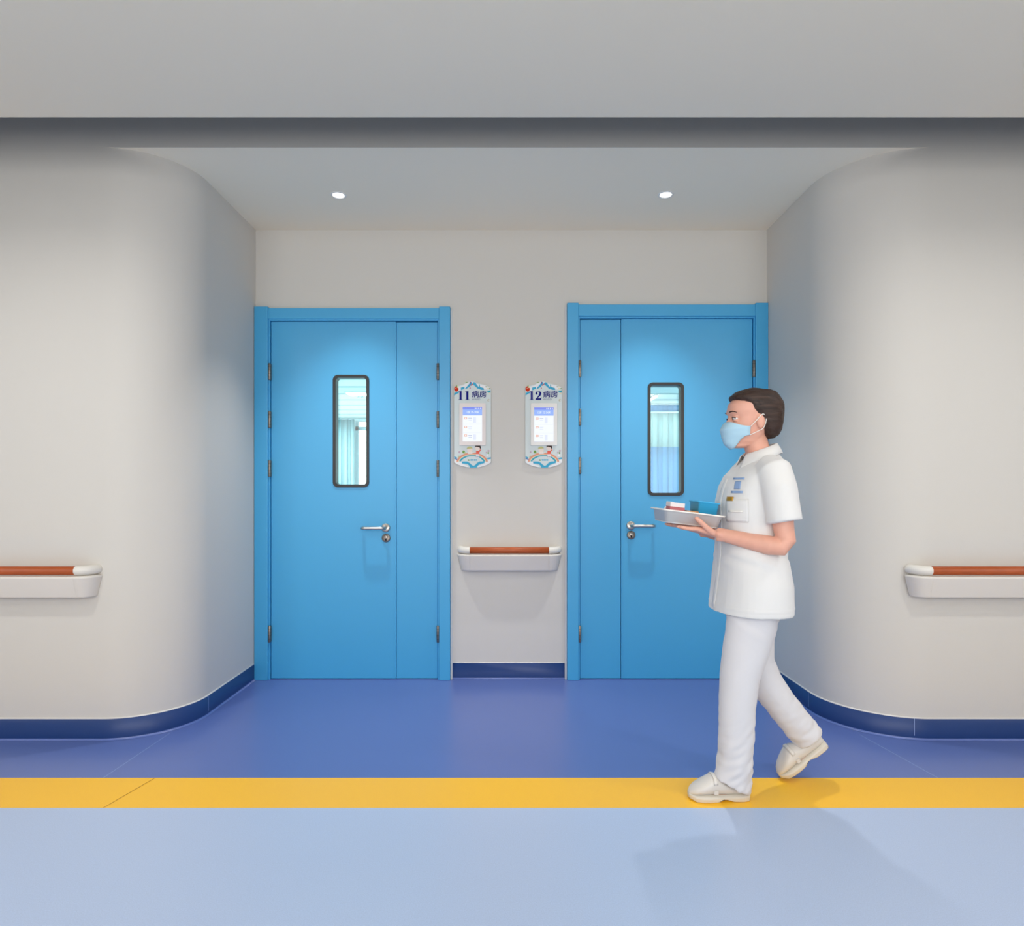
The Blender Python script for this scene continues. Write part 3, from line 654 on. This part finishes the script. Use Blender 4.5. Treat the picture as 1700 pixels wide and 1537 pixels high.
# ------------------------------------------------------------------ the nurse
PY = -1.409
ORG = (0.93, PY, 0)
NR = 40
def ering(cx, cy, z, a, bb, p=2.2, n=NR, tilt=0.0):
    pts = []
    for i in range(n):
        t = 2 * math.pi * i / n; c, s = math.cos(t), math.sin(t)
        x = a * math.copysign(abs(c) ** (2 / p), c); y = bb * math.copysign(abs(s) ** (2 / p), s)
        pts.append((cx + x, cy + y, z + tilt * x))
    return pts
def fuse(name, mb, material, voxel, smooth=4, disp=None, parent=None, origin=None):
    """one continuous skin round all the lofted limbs"""
    me = mb.mesh('tmp'); o = bpy.data.objects.new('tmp', me); COL.objects.link(o)
    m = o.modifiers.new('r', 'REMESH'); m.mode = 'VOXEL'; m.voxel_size = voxel; m.use_smooth_shade = True
    m = o.modifiers.new('s', 'SMOOTH'); m.factor = 0.5; m.iterations = smooth
    dg = bpy.context.evaluated_depsgraph_get(); dg.update()
    out = bpy.data.meshes.new_from_object(o.evaluated_get(dg)); out.name = name
    bpy.data.objects.remove(o); bpy.data.meshes.remove(me)
    if disp:
        nn = [v.normal.copy() for v in out.vertices]
        for v, n_ in zip(out.vertices, nn): v.co += n_ * disp(v.co)
    out.materials.clear(); out.materials.append(MATS[material])
    for p in out.polygons: p.use_smooth = True; p.material_index = 0
    out.update()
    bvh = BVHTree.FromPolygons([v.co.copy() for v in out.vertices], [list(p.vertices) for p in out.polygons])
    return link(name, out, parent, origin), bvh

HX, HZ = 0.940, 1.443       # head axis, eye level
HS = [(-.112, .074, .03, .022), (-.104, .086, .0, .034), (-.085, .092, -.02, .047), (-.06, .093, -.045, .056), (-.03, .093, -.066, .063), (0, .088, -.085, .068),
      (.03, .094, -.093, .073), (.055, .090, -.095, .0745), (.08, .072, -.088, .067), (.097, .042, -.066, .046), (.107, .012, -.03, .018)]
def interp(tab, u):
    if u <= tab[0][0]: return tab[0][1:]
    for p, q in zip(tab, tab[1:]):
        if u <= q[0]:
            k = (u - p[0]) / (q[0] - p[0]); k = k * k * (3 - 2 * k) * .5 + k * .5
            return tuple(a + (c - a) * k for a, c in zip(p[1:], q[1:]))
    return tab[-1][1:]
def head_ring(u, n=64):
    fr_, bk, w = interp(HS, u); c = (fr_ + bk) / 2 if bk > 0 else 0.0; pts = []
    for i in range(n):
        t = 2 * math.pi * i / n; cs, sn = math.cos(t), math.sin(t)
        rad = (fr_ - c) if cs > 0 else (c - bk)
        f = c + rad * math.copysign(abs(cs) ** (2 / 2.25), cs); l = w * math.copysign(abs(sn) ** (2 / 2.25), sn)
        if cs > 0.2:
            g_ = math.exp(-(l / .0105) ** 2)
            if u <= .012: f += g_ * .024 * max(0, min(1, (.012 - u) / .042)) * (1 if u > -.034 else max(0, 1 - (-.034 - u) / .010))
            f -= .012 * math.exp(-((abs(l) - .031) / .017) ** 2 - (u / .013) ** 2)
            f += .004 * math.exp(-((abs(l) - .03) / .02) ** 2 - ((u - .024) / .008) ** 2)
            f += .005 * math.exp(-(l / .022) ** 2 - ((u + .062) / .009) ** 2) - .004 * math.exp(-(l / .026) ** 2 - ((u + .062) / .0025) ** 2)
        pts.append((HX - f, PY + l, HZ + u))
    return pts
body = MB()
us = [-.112 + .219 * i / 60 for i in range(61)]
body.loft([head_ring(u) for u in us], 'skin')
for sy in (-1, 1):     # ears
    body.ball((HX + .008, PY + sy * .071, HZ - .012), .017, .009, .031, 'skin', 16, 10)
for sy in (-1, 1):     # eyelids
    body.ball((HX - .0735, PY + sy * .031, HZ + .0062), .0128, .0150, .0058, 'skin', 16, 10)
    body.ball((HX - .0725, PY + sy * .031, HZ - .0085), .0120, .0145, .0045, 'skin', 16, 10)
T = [(.76, .945, .10, .15), (.84, .945, .108, .16), (.95, .937, .095, .135), (1.02, .932, .09, .128), (1.12, .937, .098, .14), (1.2, .95, .093, .148), (1.25, .960, .070, .112),
     (1.285, .967, .048, .060), (1.315, .966, .047, .052), (1.34, .958, .045, .047), (1.38, .948, .046, .047), (1.40, .944, .044, .045)]
body.loft([ering(cx, PY, z, a, w) for z, cx, a, w in T], 'skin')
ZB = lambda x: 1.030 + (0.70 - x) * .12         # underside of the tray
for sy in (-1, 1):
    Y = lambda o: PY + sy * o
    body.tube([(.965, Y(.125), 1.25), (.968, Y(.155), 1.235), (.973, Y(.178), 1.15), (.984, Y(.192), 1.02), (.990, Y(.196), .985), (.975, Y(.194), .962), (.935, Y(.178), .966), (.88, Y(.150), .977), (.80, Y(.108), .996), (.772, Y(.096), .9995)],
              [.042, .047, .043, .035, .034, .034, .035, .031, (.020, .025), (.019, .026)], 'skin', 28, (0, 1, 0))
    # palm, lying under the tray
    def pring(x, yc, z, h, w, n=24): return [(x, yc + w * math.copysign(abs(math.sin(t)) ** .8, math.sin(t)), z + h * math.copysign(abs(math.cos(t)) ** .8, math.cos(t))) for t in [2 * math.pi * i / n for i in range(n)]]
    body.loft([pring(.785, Y(.100), 1.000, .017, .026), pring(.765, Y(.094), ZB(.765) - .0195, .0155, .031), pring(.735, Y(.089), ZB(.735) - .0170, .014, .038), pring(.705, Y(.086), ZB(.705) - .0140, .012, .040), pring(.69, Y(.086), ZB(.69) - .011, .0095, .038)], 'skin')
    for off, ln, r in ((.0285, .066, .0082), (.0095, .073, .0085), (-.0095, .067, .0081), (-.0275, .052, .0072)):
        P_ = []
        for k_, q in enumerate((-.014, .012, .36, .62, .84, 1.0)):
            x = .694 - ln * q if q > 0 else .694 - q
            P_.append((x, Y(.086 + off * (1.0 - .06 * q)), ZB(x) - r - .0012 - (.0035 * math.sin(max(q, 0) * math.pi))))
        body.tube(P_, [r * .9, r * 1.04, r * .93, r * .96, r * .86, r * .45], 'skin', 14)
    body.tube([(.768, Y(.106), .999), (.748, Y(.1245), 1.008), (.724, Y(.1325), 1.025), (.702, Y(.1325), 1.046), (.686, Y(.1305), 1.061), (.680, Y(.1295), 1.066)], [.013, .0125, .0105, .0098, .0085, .005], 'skin', 14)
# legs and feet inside the trousers and shoes
body.tube([(.940, PY - .08, .82), (.912, PY - .083, .66), (.866, PY - .08, .455), (.856, PY - .08, .30), (.852, PY - .08, .10), (.845, PY - .08, .05)], [.082, .074, .052, .050, .034, .03], 'skin', 24, (1, 0, 0))
body.tube([(.86, PY - .08, .042), (.80, PY - .08, .042), (.73, PY - .08, .034), (.69, PY - .08, .03)], [.024, .028, .022, .014], 'skin', 20)
body.tube([(.950, PY + .08, .82), (.965, PY + .08, .65), (.985, PY + .075, .455), (1.08, PY + .075, .32), (1.178, PY + .075, .180), (1.19, PY + .075, .165)], [.082, .072, .052, .048, .034, .028], 'skin', 24, (1, 0, 0))
def far_pt(t, h): return Vector((1.268, PY + .075, .138)) + Vector((-.8, 0, -.6)) * .225 * t + Vector((-.6, 0, .8)) * h
body.tube([far_pt(.18, .045), far_pt(.45, .042), far_pt(.75, .034), far_pt(.92, .028)], [.024, .028, .022, .013], 'skin', 20)
person, _ = fuse('person', body, 'skin', .0032, 3, origin=ORG)
tag(person, 'person in white tunic and trousers walking left with a face mask, carrying a tray', 'person')

# eyes and brows
for sy in (-1, 1):
    e = MB(); c = (HX - .0748, PY + sy * .031, HZ - .0005)
    e.ball(c, .0118, .0125, .0068, 'eye_white', 20, 12); e.ball((c[0] - .0082, c[1] + sy * -.001, c[2]), .0044, .0055, .0054, 'iris_dark', 14, 8)
    e.tube([(c[0] - .004, c[1] - .0145, c[2] + .001), (c[0] - .0108, c[1] - .007, c[2] + .0046), (c[0] - .0128, c[1], c[2] + .0056), (c[0] - .0108, c[1] + .007, c[2] + .0046), (c[0] - .004, c[1] + .0145, c[2] + .001)], .0016, 'iris_dark', 8)
    build('eye', e, person)
    e = MB(); e.tube([(HX - .088, PY + sy * .014, HZ + .021), (HX - .0925, PY + sy * .026, HZ + .0265), (HX - .088, PY + sy * .038, HZ + .027), (HX - .076, PY + sy * .05, HZ + .022)], [(.0016, .003), (.0022, .0042), (.002, .004), (.001, .002)], 'brow_brown', 10)
    build('eyebrow', e, person)

# hair
HH = [(-.078, -.040, -.080, .040), (-.062, -.030, -.098, .060), (-.036, -.016, -.108, .076), (-.01, .002, -.113, .083), (.015, .020, -.115, .0865), (.036, .042, -.115, .0865), (.054, .050, -.114, .0855),
      (.066, .066, -.112, .084), (.076, .0815, -.108, .081), (.086, .0835, -.103, .078), (.102, .066, -.090, .068), (.114, .034, -.066, .049), (.123, .0, -.03, .02)]
h = MB(); rings = []
for i in range(41):
    u = -.078 + .201 * i / 40; fr_, bk, w = interp(HH, u); c = (fr_ + bk) / 2; a = (fr_ - bk) / 2
    rings.append([(x, y, z) for x, y, z in ering(HX - c, PY, HZ + u, a, w, 2.5, 64)])
h.loft(rings, 'hair_brown')
def hair_disp(co):
    q = Vector(((co.x - HX) * 14, (co.y - PY) * 60, (co.z - HZ) * 34 + (co.x - HX) * 30))
    return .0012 * noise.noise(q) + .0008 * noise.noise(q * 2.7) + .005 * noise.noise(Vector((co.x * 16, co.y * 16, co.z * 16)))
fuse('hair', h, 'hair_brown', .003, 3, hair_disp, person)

# face mask
mk = MB(); NA_, NU = 36, 22; rows = []
MC = [(-.118, .082, 0), (-.105, .100, 0), (-.085, .110, 0), (-.06, .116, 0), (-.04, .119, 0), (-.022, .111, 0), (-.012, .102, 0)]
for j in range(NU + 1):
    row = []
    for i in range(NA_ + 1):
        a = R(-90 + 180 * i / NA_); q = abs(math.sin(a)) ** 3
        top = -.012 - .020 * q; bot = -.118 + .052 * q; u = bot + (top - bot) * j / NU
        fc = interp(MC, -.118 + .106 * j / NU)[0]; w = interp(HS, max(u, -.085))[2] + .006
        fe = .030; f = fe + (fc - fe) * max(math.cos(a), 0) ** .75; l = w * math.copysign(abs(math.sin(a)) ** .95, math.sin(a))
        pl = .003 * (((j / NU) * 4.0) % 1.0) * math.cos(a) if .15 < j / NU < .9 else 0
        row.append((HX - f - pl, PY + l, HZ + u))
    rows.append(row)
mk.loft(rows, 'mask_blue', False, False, True, closed=False)
mask = build('face_mask', mk, person, solid=.002)
for sy in (-1, 1):
    e = MB(); w = .067
    e.tube(smooth_path([(HX - .030, PY + sy * w, HZ - .034), (HX - .012, PY + sy * .079, HZ - .012), (HX + .012, PY + sy * .080, HZ + .012), (HX + .026, PY + sy * .077, HZ - .005), (HX + .018, PY + sy * .074, HZ - .038), (HX - .002, PY + sy * .067, HZ - .052), (HX - .030, PY + sy * .062, HZ - .066)]), .0016, 'pen_white', 8)
    build('ear_loop', e, mask)

# tunic
def cloth(seed, amp, sx, sy_, sz):
    def d(co):
        q = Vector((co.x * sx + seed, co.y * sy_, co.z * sz)); return amp * (noise.noise(q) + .5 * noise.noise(q * 2.1))
    return d
tu = MB()
TT = [(.697, .932, .148, .196), (.73, .934, .147, .195), (.80, .938, .142, .190), (.88, .936, .130, .178), (.96, .932, .120, .168), (1.04, .930, .117, .164), (1.12, .932, .122, .166), (1.18, .944, .120, .168),
      (1.224, .955, .108, .166, .03), (1.256, .963, .088, .146, .1), (1.281, .967, .071, .104, .2), (1.298, .969, .061, .071, .28), (1.311, .969, .054, .058, .36)]
rg = [ering(.932, PY, .78, .130, .178), ering(.932, PY, .705, .136, .184), ering(.932, PY, .697, .140, .188)] + [ering(r_[1], PY, r_[0], r_[2], r_[3], 2.3, tilt=r_[4] if len(r_) > 4 else 0) for r_ in TT]
tu.loft(rg, 'cotton_white')
for sy in (-1, 1):
    Y = lambda o: PY + sy * o
    tu.tube([(.962, Y(.10), 1.252), (.966, Y(.150), 1.232), (.972, Y(.178), 1.17), (.979, Y(.192), 1.10), (.983, Y(.199), 1.052), (.983, Y(.199), 1.052), (.982, Y(.198), 1.058), (.978, Y(.193), 1.12)],
            [.050, .062, .062, .061, .063, .052, .050, .046], 'cotton_white', 32, (1, 0, 0))
def tunic_disp(co):
    d = cloth(3.1, .0045, 9, 9, 5)(co)
    dl = math.exp(-((co.z - .93) / .06) ** 2)
    q = Vector((co.x * 6 + 5, co.y * 6, co.z * 34 + co.x * 14)); d += .007 * dl * noise.noise(q)
    d += .0016 * (1 if .722 < co.z < .728 else 0)
    return d
tunic, tbvh = fuse('tunic', tu, 'cotton_white', .0055, 4, tunic_disp, person)
# collar
cl = MB(); rows = []
for r_, dz, pt in ((0.0, .004, 0), (.003, .016, 0), (.009, .015, .15), (.019, -.004, .6), (.028, -.024, 1.0)):
    row = []
    for i in range(61):
        a = R(20 + 320 * i / 60); ca, sa = math.cos(a), math.sin(a); k_ = max(0, (ca - .35) / .6) ** 1.5      # k_: 1 at the two front points
        x = -ca * (.056 + r_ + .022 * pt * k_); y = sa * (.060 + r_ * 1.2)
        row.append((.969 + x, PY + y, 1.311 + .36 * max(min(x, .058), -.058) + dz - .046 * pt * k_))
    rows.append(row)
cl.loft(rows, 'cotton_white', False, False, True, closed=False)
build('collar', cl, tunic, solid=.003)
def decal(name, P_, w, hh, m, parent, bvh, nx=6, nz=5, off=.002, d=(.62, .785, 0), thick=.0015, label=None, roll=0.0):
    d = Vector(d).normalized(); s = Vector((-d.y, d.x, 0)); b = MB(); rows = []
    for j in range(nz + 1):
        row = []
        for i in range(nx + 1):
            p0 = Vector(P_) + s * w * (i / nx - .5) + Vector((0, 0, hh * (j / nz - .5) + roll * (i / nx - .5) * w)); hit = bvh.ray_cast(p0 - d * .5, d)
            row.append(hit[0] - d * off if hit[0] is not None else p0)
        rows.append(row)
    b.loft(rows, m, False, False, True, closed=False)
    return build(name, b, parent, solid=thick, label=label)
C0 = Vector((.850, PY - .10, 1.185))
decal('chest_emblem', C0 + Vector((.0, 0, .025)), .052, .007, 'emblem_blue', tunic, tbvh); decal('chest_emblem', C0 + Vector((0, 0, .0)), .026, .030, 'emblem_blue', tunic, tbvh)
decal('chest_emblem', C0 + Vector((0, 0, -.026)), .050, .008, 'emblem_blue', tunic, tbvh)
decal('name_pin', C0 + Vector((-.035, 0, -.052)), .030, .016, 'pin_gold', tunic, tbvh, off=.004, thick=.003)
decal('breast_pocket', C0 + Vector((.002, 0, -.095)), .095, .085, 'cotton_white', tunic, tbvh, 10, 8, .003, thick=.003)
decal('pocket_pen', C0 + Vector((.0, 0, -.098)), .058, .006, 'pen_white', tunic, tbvh, off=.007, thick=.005)
decal('front_placket', (.80, PY - .012, .96), .03, .50, 'cotton_white', tunic, tbvh, 3, 24, .0015, d=(1, 0, 0))

# trousers
tr_ = MB()
tr_.loft([ering(.94, PY, .70, .112, .155), ering(.942, PY, .78, .118, .168), ering(.94, PY, .88, .108, .155), ering(.938, PY, .93, .10, .145)], 'trouser_white')
def leg(path, rad, tilt=0.0, tl=(0, 0)):
    rings = limb_rings(path, rad, 36, (1, 0, 0))
    return rings
near = limb_rings([(.935, PY - .078, .86), (.922, PY - .082, .74), (.900, PY - .083, .62), (.864, PY - .082, .46), (.853, PY - .081, .34), (.850, PY - .08, .22)], [(.105, .082), (.102, .084), (.090, .080), (.072, .070), (.066, .065), (.064, .063)], 36, (1, 0, 0))
for cx, z, a, w, tl in ((.848, .15, .064, .062, 0), (.842, .10, .066, .062, -.2), (.832, .052, .070, .061, -.48), (.832, .050, .060, .052, -.48), (.838, .10, .055, .05, -.2)):
    near.append([(cx + a * math.cos(2 * math.pi * i / 36), PY - .08 - w * math.sin(2 * math.pi * i / 36), z + tl * a * math.cos(2 * math.pi * i / 36)) for i in range(36)])
tr_.loft(near, 'trouser_white')
tr_.tube([(.948, PY + .078, .86), (.958, PY + .082, .74), (.968, PY + .080, .60), (.984, PY + .076, .47), (1.022, PY + .075, .392), (1.085, PY + .075, .305), (1.145, PY + .075, .230), (1.196, PY + .075, .163), (1.196, PY + .075, .163), (1.16, PY + .075, .21)],
         [(.105, .082), (.098, .084), (.088, .080), (.074, .070), (.069, .067), (.064, .064), (.062, .062), (.064, .062), (.054, .052), (.048, .048)], 'trouser_white', 36, (1, 0, 0))
def trouser_disp(co):
    d = .003 * noise.noise(Vector((co.x * 12, co.y * 12, co.z * 4)))
    k_ = max(0, 1 - co.z / .42); q = Vector((co.x * 18 + 2, co.y * 18, co.z * 40 - co.x * 22)); d += .009 * k_ * noise.noise(q)
    k_ = max(0, 1 - abs(co.z - .66) / .12); d += .004 * k_ * noise.noise(Vector((co.x * 10, co.y * 10, co.z * 34 + co.x * 18)))
    return d
fuse('trousers', tr_, 'trouser_white', .0055, 4, trouser_disp, person)

# shoes
SL = .228
UP = [(0, .016, .046), (.03, .027, .058), (.12, .034, .064), (.28, .0345, .066), (.42, .036, .072), (.52, .039, .086), (.60, .041, .088), (.68, .043, .078), (.78, .0435, .064), (.88, .038, .050), (.95, .027, .038), (.99, .013, .026), (1.0, .006, .022)]
SO = [(0, .019), (.03, .031), (.12, .037), (.28, .037), (.42, .038), (.55, .042), (.68, .046), (.80, .0455), (.90, .038), (.96, .026), (.995, .012), (1.0, .006)]
def make_shoe(H, e1, e3, label):
    H = Vector(H); e1 = Vector(e1).normalized(); e3 = Vector(e3).normalized(); e2 = e1.cross(e3)
    Pt = lambda t, l, hh: H + e1 * SL * t + e2 * l + e3 * hh
    b = MB(); rings = []
    for t, w, hh in UP:
        z0 = .012 + (.006 if t < .9 else .004); ring = []
        for i in range(28):
            a = 2 * math.pi * i / 28; cs, sn = math.cos(a), math.sin(a)
            ring.append(Pt(t, w * math.copysign(abs(cs) ** .85, cs), z0 + (hh - z0) * (.5 + .5 * math.copysign(abs(sn) ** .75, sn)) if sn > 0 else z0 + (hh - z0) * (.5 + .5 * sn)))
        rings.append(ring)
    b.loft(rings, 'shoe_white')
    s = build('shoe', b, person, label=label)
    b = MB(); n = len(SO)
    def rise(t): return .010 if .34 < t < .46 else (.004 if t > .93 else 0)
    rg = []
    for t, w in SO:
        lo = rise(t); th = .019 + .006 * max(0, 1 - t / .35) + (.003 if t > .9 else 0)
        rg.append([Pt(t, -w, lo), Pt(t, -w - .0015, lo + .004), Pt(t, -w - .001, th * .5), Pt(t, -w - .002, th * .62), Pt(t, -w, th), Pt(t, w, th), Pt(t, w + .002, th * .62), Pt(t, w + .001, th * .5), Pt(t, w + .0015, lo + .004), Pt(t, w, lo)])
    b.loft(rg, 'sole_cream'); build('sole', b, s, label='thick cream rubber sole')
    b = MB(); b.loft([[Pt(t, -.03, -.0005), Pt(t, -.03, .006), Pt(t, .03, .006), Pt(t, .03, -.0005)] for t in (.02, .32)], 'heel_grey', smooth=False); build('heel_pad', b, s)
    # strap over the instep with a small buckle tab
    b = MB(); rg = []
    for t in (.555, .575, .60, .62):
        w = interp([(a, c_, d_) for a, c_, d_ in UP], t); row = []
        for i in range(15):
            a = R(12 + 156 * i / 14); hh = .018 + (w[1] - .018) * (.5 + .5 * math.sin(a) ** .75)
            row.append(Pt(t, (w[0] + .0015) * math.copysign(abs(math.cos(a)) ** .85, math.cos(a)), hh + .0015))
        rg.append(row)
    b.loft(rg, 'shoe_white', False, False, True, closed=False); build('strap', b, s, solid=.002)
    for sg in (-1, 1):
        b = MB()
        b.loft([[Pt(t, sg * .0405, z) for z in (.030, .044)] + [Pt(t, sg * .0440, z) for z in (.044, .030)] for t in (.553, .622)], 'shoe_white', smooth=False); build('buckle_tab', b, s)
    b = MB(); b.ball(Pt(.47, 0, .062), .022, .024, .012, 'shoe_lining', 16, 8); build('tongue_lining', b, s)
make_shoe((.896, PY - .08, .0005), (-1, 0, 0), (0, 0, 1), 'white slip-on shoe planted on the yellow stripe')
make_shoe((1.268, PY + .075, .1405), (-.8, 0, -.6), (-.6, 0, .8), 'white slip-on shoe with the heel lifted behind')

# ------------------------------------------------------------------ tray and what stands on it
def tilt_pt(x, y, hh): return Vector((x, y, ZB(x))) + Vector((.119, 0, .993)) * hh
t = tag(empty('tray', (.68, PY, ZB(.68))), 'white rectangular tray held level in both hands by the walking person', 'tray')
def tray_ring(g_, hh, r=.018): return [tilt_pt(p[0], p[1], hh) for p in rr(.679, PY, .206 + 2 * g_, .196 + 2 * g_, r)]
b = MB()
b.loft([tray_ring(-.02, .0035), tray_ring(-.002, .0035), tray_ring(.006, .044), tray_ring(.014, .046), tray_ring(.014, .049), tray_ring(.004, .0485), tray_ring(-.003, .008), tray_ring(-.004, .0065)][::-1], 'tray_white', False, False, True)
b.f.append(list(range(0, 36))); b.m.append(0); b.s.append(False)
b.loft([tray_ring(-.02, .0), tray_ring(-.004, .0), tray_ring(-.002, .0035), tray_ring(-.02, .0036)], 'tray_white')
tp = build('tray_pan', b, t)
b = MB(); b.tube(tray_ring(.014, .0475) + tray_ring(.014, .0475)[:2], .003, 'pen_white', 10); build('rim', b, t)

FL = .0068
def obox(b, x0, x1, y0, y1, h0, h1, m, taper=0.0):
    b.loft([[tilt_pt(x, PY + y, hh) for x, y in ((x0 - k_, y0 - k_), (x1 + k_, y0 - k_), (x1 + k_, y1 + k_), (x0 - k_, y1 + k_))] for hh, k_ in ((h0, 0), (h1, taper))], m, smooth=False)
q = tag(empty('supply_box', tilt_pt(.765, PY, FL)), 'bright blue open plastic box on the tray beside the tunic', 'box')
b = MB(); A = lambda g_, hh, k_=0: [tilt_pt(p[0], p[1], hh) for p in rr(.740, PY - .01, .070 + 2 * g_, .115 + 2 * g_, .008, 4)]
b.loft([A(-.004, FL), A(-.002, FL), A(.004, FL + .084), A(.007, FL + .085), A(.007, FL + .088), A(.001, FL + .088), A(-.005, FL + .004)], 'box_blue', True, True, True); build('box_body', b, q)
b = MB(); b.tube(A(.0068, FL + .0865) + A(.0068, FL + .0865)[:2], .0022, 'box_blue', 8); build('box_rim', b, q)
q = tag(empty('medicine_box', tilt_pt(.625, PY - .035, FL)), 'white medicine carton with a dull red band at the front end of the tray', 'box')
b = MB(); obox(b, .595, .650, -.072, -.012, FL, FL + .072, 'pack_white'); bx = build('carton', b, q, bevel=.001)
b = MB(); obox(b, .5945, .6505, -.0725, -.0115, FL + .038, FL + .056, 'pack_red'); build('red_band', b, bx)
q = tag(empty('medicine_bottle', tilt_pt(.62, PY + .035, FL)), 'small white medicine bottle with red label behind the carton on the tray', 'bottle')
b = MB(); b.lathe([(0, 0), (.021, 0), (.022, .003), (.022, .046), (.017, .054), (.012, .056), (.012, .06), (0, .06)], tilt_pt(.62, PY + .035, FL), (.119, 0, .993), 'pack_white', 28); bt = build('bottle_body', b, q)
b = MB(); b.lathe([(.0223, .012), (.0223, .036)], tilt_pt(.62, PY + .035, FL), (.119, 0, .993), 'pack_red', 28); b.f = [f for f in b.f if len(f) == 4]; b.m = b.m[:len(b.f)]; b.s = b.s[:len(b.f)]; build('bottle_label', b, bt)
b = MB(); b.lathe([(0, .058), (.015, .058), (.0155, .06), (.0155, .072), (.014, .074), (0, .074)], tilt_pt(.62, PY + .035, FL), (.119, 0, .993), 'pack_white', 28); build('cap', b, q)
q = MB(); obox(q, .660, .706, -.07, .02, FL, FL + .048, 'pack_orange')
tag(build('dressing_pack', q, origin=tilt_pt(.683, PY - .025, FL), bevel=.002), 'flat orange-brown packet lying low in the middle of the tray', 'packet')
